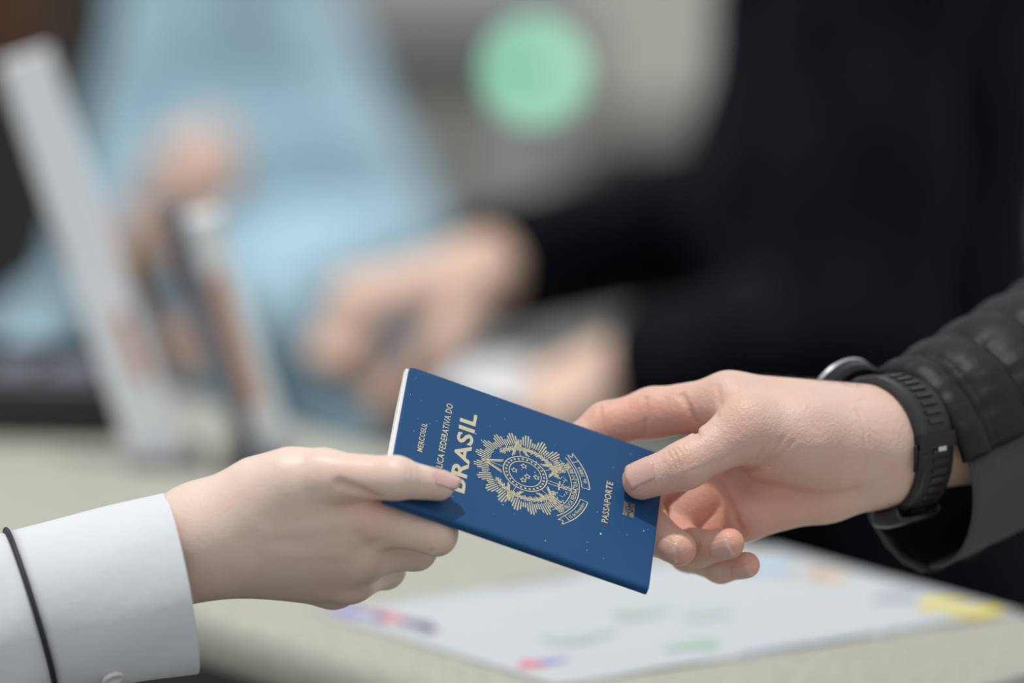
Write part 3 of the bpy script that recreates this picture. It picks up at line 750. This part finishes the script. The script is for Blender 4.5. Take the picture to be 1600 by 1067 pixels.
def patch(px, py, ru, rv, col, rot=0.0, n=14):
    key = 'print_%02x%02x%02x' % tuple(int(c * 255) for c in col)
    if key not in M: M[key] = mat(key, col, .6)
    u0, v0 = to_sheet(px, py); ring = []
    for i in range(n):
        a = 2 * math.pi * i / n; k = 1 + .22 * math.sin(3 * a + px) + .12 * math.sin(5 * a + py)
        x = ru * k * math.cos(a); y = rv * k * math.sin(a)
        u = max(-HX + .002, min(HX - .002, u0 + x * math.cos(rot) - y * math.sin(rot))); v = max(-HY + .002, min(HY - .002, v0 + x * math.sin(rot) + y * math.cos(rot)))
        ring.append((u, v))
    vs = [sheet(u, v, .0013) for u, v in ring] + [sheet(u, v, .0004) for u, v in ring]
    fs = [tuple(range(n))] + [(i, n + i, n + (i + 1) % n, (i + 1) % n) for i in range(n)]
    ob = put('printed_patch', vs, fs, M[key], paper, False); recalc(ob.data)
PUR, PNK, DRK, YEL, ORG, LBL, GRN, GRY = (.30, .25, .62), (.75, .16, .24), (.12, .08, .16), (.80, .66, .06), (.72, .45, .16), (.36, .52, .72), (.38, .54, .43), (.36, .38, .43)
for a in ((540, 958, .006, .018, PUR), (608, 970, .006, .014, PNK), (655, 982, .005, .016, DRK), (585, 968, .004, .012, PUR),
          (1470, 948, .014, .010, YEL), (1530, 962, .016, .010, YEL), (1590, 985, .009, .008, PNK), (1560, 978, .006, .006, PNK),
          (1295, 906, .010, .009, ORG), (1260, 900, .012, .009, (.58, .52, .44)), (1205, 892, .014, .010, LBL), (1320, 1018, .030, .004, LBL), (1240, 1030, .022, .004, LBL),
          (828, 1043, .006, .007, PNK), (862, 1038, .008, .004, PUR), (1000, 962, .016, .008, (.44, .54, .48)), (1100, 965, .014, .008, (.44, .54, .48)), (1085, 1012, .016, .008, GRN), (900, 1000, .02, .01, (.48, .54, .54)),
          (700, 885, .014, .02, (.60, .46, .45)), (760, 880, .014, .02, (.45, .48, .58)), (1490, 1003, .02, .005, GRY), (1545, 993, .012, .004, (.25, .26, .32)), (1400, 935, .012, .008, (.42, .42, .50))):
    patch(*a)

# ================================================================== things further down the counter
# two leaning leaflet stands
def stand(top, bot, wpx, depth_t, depth_b, label, edge, printm):
    t = W(*top, depth_t); b = W(*bot, depth_b); 
    up = nrm(t - b); L = np.linalg.norm(t - b)
    side = nrm(np.cross(up, np.array((.15, 1.0, 0))));                    # faces mostly sideways: seen near edge-on
    side = side if side[0] > 0 else -side
    nn = np.cross(side, up)
    w = wpx / FPX * depth_b
    root = empty('leaflet_stand', (b[0], b[1], TABLE_Z)); tag(root, label, 'leaflet stand')
    fr_ = (b, side, nn, up)
    box('panel', (-w / 2, -.10, 0), (w / 2, .10, L), M['leaflet'], root, .002, False, fr_)
    return root, fr_, w, L
def leaning(name, top, bot, depth, parts, label):
    b = on_table(*bot); t = W(*top, depth)
    up = nrm(t - b); L = float(np.linalg.norm(t - b)); view = np.array((0, 1.0, 0)); side = nrm(np.cross(view, up)); side = side if side[0] > 0 else -side
    nn = np.cross(side, up); nn = nn if nn[1] > 0 else -nn
    root = empty(name, (b[0], b[1], TABLE_Z)); tag(root, label, 'leaflet stand')
    fr_ = (b, side, nn, up); k = 1 / FPX * depth
    for pn, x0, x1, d0, d1, z0, z1, m, lab in parts:
        ob = box(pn, (x0 * k, d0, z0 * L), (x1 * k, d1, z1 * L), m, root, .0015, False, fr_)
        if lab: tag(ob, lab)
    # foot plate resting on the counter
    f0 = np.array((b[0], b[1], TABLE_Z)); box('foot', (-.022, -.02, 0), (.024, .05, .006), M['acrylic'], root, .001, False, (f0, np.array((1., 0, 0)), np.array((0, 1., 0)), ZUP))
    return root
leaning('leaflet_stand', (42, 85), (258, 725), 3.15, [('leaflet', -48, 34, 0, .012, .012, 1, M['leaflet'], None), ('backing', -48, 34, .012, .016, .012, .99, M['acrylic'], None), ('printed_strip', -2, 22, -.001, .0, .20, .37, M['pink_print'], 'salmon printed strip')],
        'white leaflet stand leaning beside the black terminal')
leaning('leaflet_stand', (268, 322), (398, 728), 3.10, [('spine_edge', -20, 12, 0, .012, .012, 1, M['slate'], 'slate grey edge'), ('leaflet', 12, 66, .001, .011, .012, .93, M['leaflet'], None), ('printed_strip', 16, 44, -.001, .001, .22, .72, M['pink_print'], 'salmon printed strip')],
        'narrow leaflet stand with a slate grey edge leaning on the counter')
# black card terminal
tb = on_table(70, 688)
term = empty('card_terminal', (tb[0], tb[1], TABLE_Z)); tag(term, 'black card terminal lying on the stone counter behind the leaflet stands', 'card terminal')
fr = (np.array((tb[0], tb[1], TABLE_Z)), np.array((.99, -.12, 0)), np.array((.12, .99, 0)), ZUP)
box('body', (-.10, .0, 0), (.045, .16, .036), M['black_plastic'], term, .006, True, fr)
box('screen', (-.085, .09, .0355), (.03, .15, .0375), M['glass'], term, .0005, False, fr)
for i in range(3):
    for j in range(3): box('key', (-.075 + i * .036, .012 + j * .024, .0355), (-.048 + i * .036, .028 + j * .024, .039), M['slate'], term, .001, False, fr)

# ================================================================== background people
def skin_hand_prims(wrist, fwd, palm_n, s=1.0, curl=1.0, side=1):
    """a loosely closed hand: returns prim chains (mm)"""
    fwd = nrm(fwd); palm_n = nrm(palm_n - fwd * (palm_n @ fwd)); lat = np.cross(fwd, palm_n) * side
    pr = []
    for i, (o, L) in enumerate(((27, 88), (9, 92), (-9, 87), (-26, 78))):
        m0 = wrist + lat * o * .6 * s; m1 = wrist + fwd * L * s + lat * o * s
        pr.append([(m0, 17 * s), (m1, 11.5 * s)])
        a1 = .75 * curl; a2 = a1 + 1.25 * curl; a3 = a2 + .8 * curl
        L1, L2, L3 = (42 * s, 25 * s, 18 * s) if i != 3 else (34 * s, 20 * s, 16 * s)
        p1 = m1 + (fwd * math.cos(a1) + palm_n * math.sin(a1)) * L1; p2 = p1 + (fwd * math.cos(a2) + palm_n * math.sin(a2)) * L2; p3 = p2 + (fwd * math.cos(a3) + palm_n * math.sin(a3)) * L3
        pr.append([(m1, 10.5 * s), (p1, 9 * s), (p2, 8 * s), (p3, 7.2 * s)])
    t0 = wrist + fwd * 22 * s + lat * 26 * s + palm_n * 8 * s; t1 = t0 + (fwd * .75 + lat * .45 + palm_n * .5) * 42 * s; t2 = t1 + (fwd * .85 + palm_n * .6) * 32 * s; t3 = t2 + (fwd * .8 + palm_n * .55 - lat * .25) * 26 * s
    pr.append([(wrist + lat * 14 * s, 16 * s), (t0, 14 * s), (t1, 12 * s), (t2, 10 * s), (t3, 8.5 * s)])
    return pr
def body_sdf(prims, k=12):
    cc_ = [(c, np.min([a - r for a, r in c], 0), np.max([a + r for a, r in c], 0)) for c in prims]
    def f(p):
        d = None
        for c, l_, h_ in cc_:
            e = chain(p, c, 6); d = e if d is None else smin(d, e, k)
        return d
    return f
def bounds(prims, pad=12):
    l_ = np.min([a - r for c in prims for a, r in c], 0) - pad; h_ = np.max([a + r for c in prims for a, r in c], 0) + pad; return l_, h_
def WM(px, py, depth): return W(px, py, depth) * 1000
def ground(p): return np.array((p[0], p[1], 0.0))

# --- man in the navy jacket across the counter, writing
sh_n = WM(1370, -180, 3.62); el_n = WM(1330, 520, 3.60); wr_n = WM(956, 583, 3.66)
sh_f = WM(1290, -170, 4.02); el_f = WM(1190, 330, 4.02); wr_f = WM(745, 425, 3.78)
chest = WM(1400, -60, 3.84); belly = WM(1350, 560, 3.84); hip = WM(1400, 900, 3.86); neck = WM(1385, -330, 3.82)
head = neck + np.array((-25, 0, 150.0))
hand_n = skin_hand_prims(wr_n, np.array((-.85, -.35, -.30)), np.array((-.2, .3, -1)), .85, 1.2, -1)
hand_f = skin_hand_prims(wr_f, np.array((-.80, -.45, -.12)), np.array((-.25, -.15, -1)), 1.1, 1.2, 1)
core = [[(chest, 105), (belly, 112), (hip, 118)], [(neck, 58), (chest, 90)], [(sh_n, 50), (el_n, 42), (wr_n, 25)], [(sh_f, 52), (el_f, 42), (wr_f, 27)], [(sh_n, 55), (chest, 80)], [(sh_f, 55), (chest, 80)],
        [(neck, 56), (head - np.array((0, 0, 40)), 58)], [(head, 84), (head + np.array((-28, 0, -42)), 62)], [(head + np.array((-84, 0, -20)), 12), (head + np.array((-96, 0, -36)), 12)]]
allp = core + hand_n + hand_f
l_, h_ = bounds(allp); bodyA = sdf_body('person', body_sdf(allp, 9), l_, h_, 5.0, M['skin_b'], None, None, True)
tag(bodyA, 'person in dark navy jacket bending over papers with both hands', 'person')
def jacket(prims, cutters, h, m, parent, name, off=0):
    base = body_sdf(prims, 30)
    def f(p):
        d = base(p) - off
        d = d - 4.0 * np.sin(p[:, 2] * .045 + p[:, 0] * .03) * np.sin(p[:, 0] * .04 - p[:, 1] * .03)
        for q, n_ in cutters: d = smax(d, (p - q) @ n_ - 0 + np.where(np.linalg.norm(p - q, axis=1) < 130, 0, -400), 4)
        return d
    l2, h2 = bounds(prims, 20 + off); return sdf_body(name, f, l2, h2, h, m, None, parent, True)
jp = [[(chest, 118), (belly, 128), (hip, 132)], [(neck + np.array((0, 0, -40.)), 70), (chest, 100)], [(sh_n, 66), (el_n, 60), (wr_n + (el_n - wr_n) * .06, 38)], [(sh_f, 66), (el_f, 62), (wr_f + (el_f - wr_f) * .05, 44)], [(sh_n, 66), (chest, 95)], [(sh_f, 66), (chest, 95)]]
cut = [(wr_n + (el_n - wr_n) * .06, nrm(wr_n - el_n)), (wr_f + (el_f - wr_f) * .05, nrm(wr_f - el_f))]
tag(jacket(jp, cut, 7, M['navy'], bodyA, 'jacket'), 'dark navy jacket')
def legs(hip_, parent, m, dy=95, fx=0):
    for s in (-1, 1):
        h0 = hip_ + np.array((0, s * dy, -20.)); k0 = np.array((h0[0] + fx, h0[1], 500.)); a0 = np.array((h0[0] + fx * .5, h0[1], 60.))
        V, F = [], []
        pts = np.array([h0, (h0 + k0) / 2, k0, (k0 + a0) / 2, a0]) * .001; vs, fs = tube(pts, np.array((105, 90, 72, 62, 58)) * .001, 20); put('trouser_leg', vs, fs, m, parent)
        rr = [[np.array((a0[0] + x, a0[1] + y, z)) * .001 for x, y, z in [(40 * math.cos(q) * (1 if math.cos(q) > 0 else 4.4), 44 * math.sin(q), zz) for q in np.arange(20) / 20 * 2 * math.pi]] for zz in (0, 20, 55)]
        rr += [[np.array((a0[0] + 40 * math.cos(q) * (.9 if math.cos(q) > 0 else 1.6), a0[1] + 38 * math.sin(q), 88)) * .001 for q in np.arange(20) / 20 * 2 * math.pi]]
        vs, fs = loft(rr); put('shoe', vs, fs, M['black_plastic'], parent)
legs(hip, bodyA, M['trousers'], 85)
def hair(head_, parent, name='hair'):
    q = head_ + np.array((14, 0, 22.)); pr = [[(q, 86), (q + np.array((22, 0, -50.)), 74)]]
    base = body_sdf(pr, 10); f = lambda p: smax(base(p), -(np.linalg.norm(p - (head_ + np.array((-62., 0, -48))), axis=1) - 78), 6)
    l2, h2 = bounds(pr, 10); return sdf_body(name, f, l2, h2, 6, M['hair'], None, parent, True)
hair(head, bodyA)
# pen in the writing hand, paper and folder they work on
p0 = WM(640, 470, 3.70); p1 = WM(590, 590, 3.64)
vs, fs = tube(np.array([p0, p0 * .7 + p1 * .3, p0 * .12 + p1 * .88, p1]) * .001, np.array((4.5, 4.5, 4.2, .8)) * .001, 12)
pen = put('pen', vs, fs, M['slate'], None); tag(pen, 'dark pen held in the writing fist of the navy jacket', 'pen')
def held_sheet(name, px, label, cat, m, th=.002, bend=.004):
    c = [W(*q) for q in px]; rings = []
    n_ = nrm(np.cross(c[1] - c[0], c[3] - c[0]))
    for i in range(9):
        s = i / 8; a = c[0] + (c[1] - c[0]) * s; b = c[3] + (c[2] - c[3]) * s; row = [a + (b - a) * t + n_ * bend * math.sin(math.pi * s) for t in np.linspace(0, 1, 7)]
        rings.append(row + [q - n_ * th for q in row[::-1]])
    vs, fs = loft(rings); ob = put(name, vs, fs, m, None, False); recalc(ob.data); return tag(ob, label, cat)
held_sheet('paper_form', [(680, 612, 3.50), (806, 640, 3.50), (836, 556, 3.80), (725, 561, 3.80)], 'white paper form held between the navy jacketed hands', 'paper', M['leaflet'])
held_sheet('clipboard', [(560, 735, 3.46), (815, 741, 3.46), (845, 528, 4.05), (640, 541, 4.05)], 'dark grey clipboard under the white paper form', 'clipboard', M['grey_folder'], .006, 0)

# --- person in a light blue shirt
D2 = 5.0
sh_r = WM(400, -60, D2); el_r = WM(585, 390, D2 - .03); wr_r = WM(345, 535, D2 - .22)
sh_l = WM(285, -60, D2); el_l = WM(165, 480, D2 - .02); wr_l = WM(222, 385, D2 - .26)
ch2 = WM(340, 20, D2 + .02); be2 = WM(370, 430, D2 + .03); hp2 = WM(370, 800, D2 + .04); nk2 = WM(335, -240, D2); hd2 = nk2 + np.array((0, -25, 150.))
h_l = skin_hand_prims(wr_l, np.array((.45, -.45, .75)), np.array((.3, .75, -.35)), 1.0, 1.15, 1)
h_r = skin_hand_prims(wr_r, np.array((-1, -.2, -.1)), np.array((0, .4, -1)), .95, .6, -1)
core2 = [[(ch2, 68), (be2, 112), (hp2, 122)], [(nk2, 50), (ch2, 64)], [(sh_r, 44), (el_r, 38), (wr_r, 26)], [(sh_l, 42), (el_l, 36), (wr_l, 26)], [(sh_r, 46), (ch2, 62)], [(sh_l, 44), (ch2, 62)], [(nk2, 50), (hd2 - np.array((0, 0, 40.)), 55)], [(hd2, 82), (hd2 + np.array((0, -28, -42.)), 60)], [(hd2 + np.array((0, -84, -20.)), 12), (hd2 + np.array((0, -96, -36.)), 12)]]
l_, h_ = bounds(core2 + h_l + h_r); bodyB = sdf_body('person', body_sdf(core2 + h_l + h_r, 9), l_, h_, 6, M['skin_b'], None, None, True)
tag(bodyB, 'person in light blue shirt standing behind the leaflet stands, one hand raised', 'person')
jp2 = [[(ch2, 80), (be2, 132), (hp2, 140)], [(nk2 + np.array((0, 0, -50.)), 58), (ch2, 76)], [(sh_r, 60), (el_r, 66), (wr_r, 46)], [(sh_l, 50), (el_l, 50), (wr_l + (el_l - wr_l) * .02, 42)], [(sh_r, 58), (ch2, 74)], [(sh_l, 54), (ch2, 74)], [(be2, 110), (WM(70, 620, D2), 85)]]
cut2 = [(wr_r, nrm(wr_r - el_r)), (wr_l + (el_l - wr_l) * .02, nrm(wr_l - el_l))]
tag(jacket(jp2, cut2, 8, M['blue_shirt'], bodyB, 'shirt'), 'loose light blue shirt')
legs(hp2, bodyB, M['trousers'], 0.001)
hair(hd2, bodyB)

# ================================================================== far background
cab = empty('cabinet', (-1.05, 7.2, 0)); tag(cab, 'tall dark grey cabinet behind the person in light blue', 'cabinet')
box('body', (-2.2, 7.0, .06), (-.42, 7.6, 2.1), M['dark_cab'], cab, .006); box('plinth', (-2.15, 7.04, 0), (-.47, 7.58, .06), M['black_plastic'], cab)
for x in (-1.9, -1.01): 
    d = box('door', (x - .28, 6.975, .1), (x + .58, 7.0, 2.06), M['dark_cab'], cab, .004); box('handle', (x + .50, 6.95, 1.0), (x + .52, 6.975, 1.2), M['steel'], d)
o = W(25, 20, 6.4); ped = empty('display_pedestal', (o[0], o[1], 0)); tag(ped, 'dark pedestal carrying a brown wooden box in front of the dark cabinet', 'pedestal')
zt = W(40, 92, 6.4)[2]
box('base', (o[0] - .14, o[1] - .14, 0), (o[0] + .12, o[1] + .14, .04), M['dark_metal'], ped, .004)
box('shaft', (o[0] - .11, o[1] - .10, .04), (o[0] + .07, o[1] + .10, zt), M['dark_cab'], ped, .005)
wb_ = box('wooden_box', (o[0] - .12, o[1] - .11, zt), (o[0] + .045, o[1] + .11, zt + .5), M['wood'], None, .006); tag(wb_, 'brown wooden box standing on the dark pedestal', 'box')
# bollard with a green lamp
g = W(835, 112, 9.2)
bol = empty('bollard', (g[0], g[1], 0)); tag(bol, 'slim grey bollard with a round green lamp on top', 'bollard')
def turned(name, prof, base, m, parent, n=32):
    rings = [[np.array((base[0] + r * math.cos(q), base[1] + r * math.sin(q), z)) for q in np.arange(n) / n * 2 * math.pi] for r, z in prof]
    vs, fs = loft(rings); ob = put(name, vs, fs, m, parent); recalc(ob.data); return ob
turned('foot', [(.11, 0), (.11, .02), (.05, .035)], g, M['wall'], bol); turned('tube', [(.03, .03), (.03, g[2] - .05), (.026, g[2] - .03)], g, M['wall'], bol)
turned('lamp', [(.018, g[2] - .038), (.032, g[2] - .024), (.037, g[2]), (.032, g[2] + .022), (.018, g[2] + .035), (.001, g[2] + .038)], g, M['green_lamp'], bol)
pil = empty('pillar', (0, 0, 0)); x = W(1010, 150, 12.5)
pil.location = (x[0], x[1], 0); pil['_o'] = (float(x[0]), float(x[1]), 0.0)
tag(pil, 'square beige pillar in front of the grey back wall', 'pillar')
box('shaft', (x[0] - .14, x[1] - .14, .18), (x[0] + .3, x[1] + .3, 3.1), M['wall_beige'], pil, .01); box('base', (x[0] - .17, x[1] - .17, 0), (x[0] + .33, x[1] + .33, .18), M['dark_cab'], pil, .006)

for ob in bpy.data.objects:
    if '_o' in ob: del ob['_o']
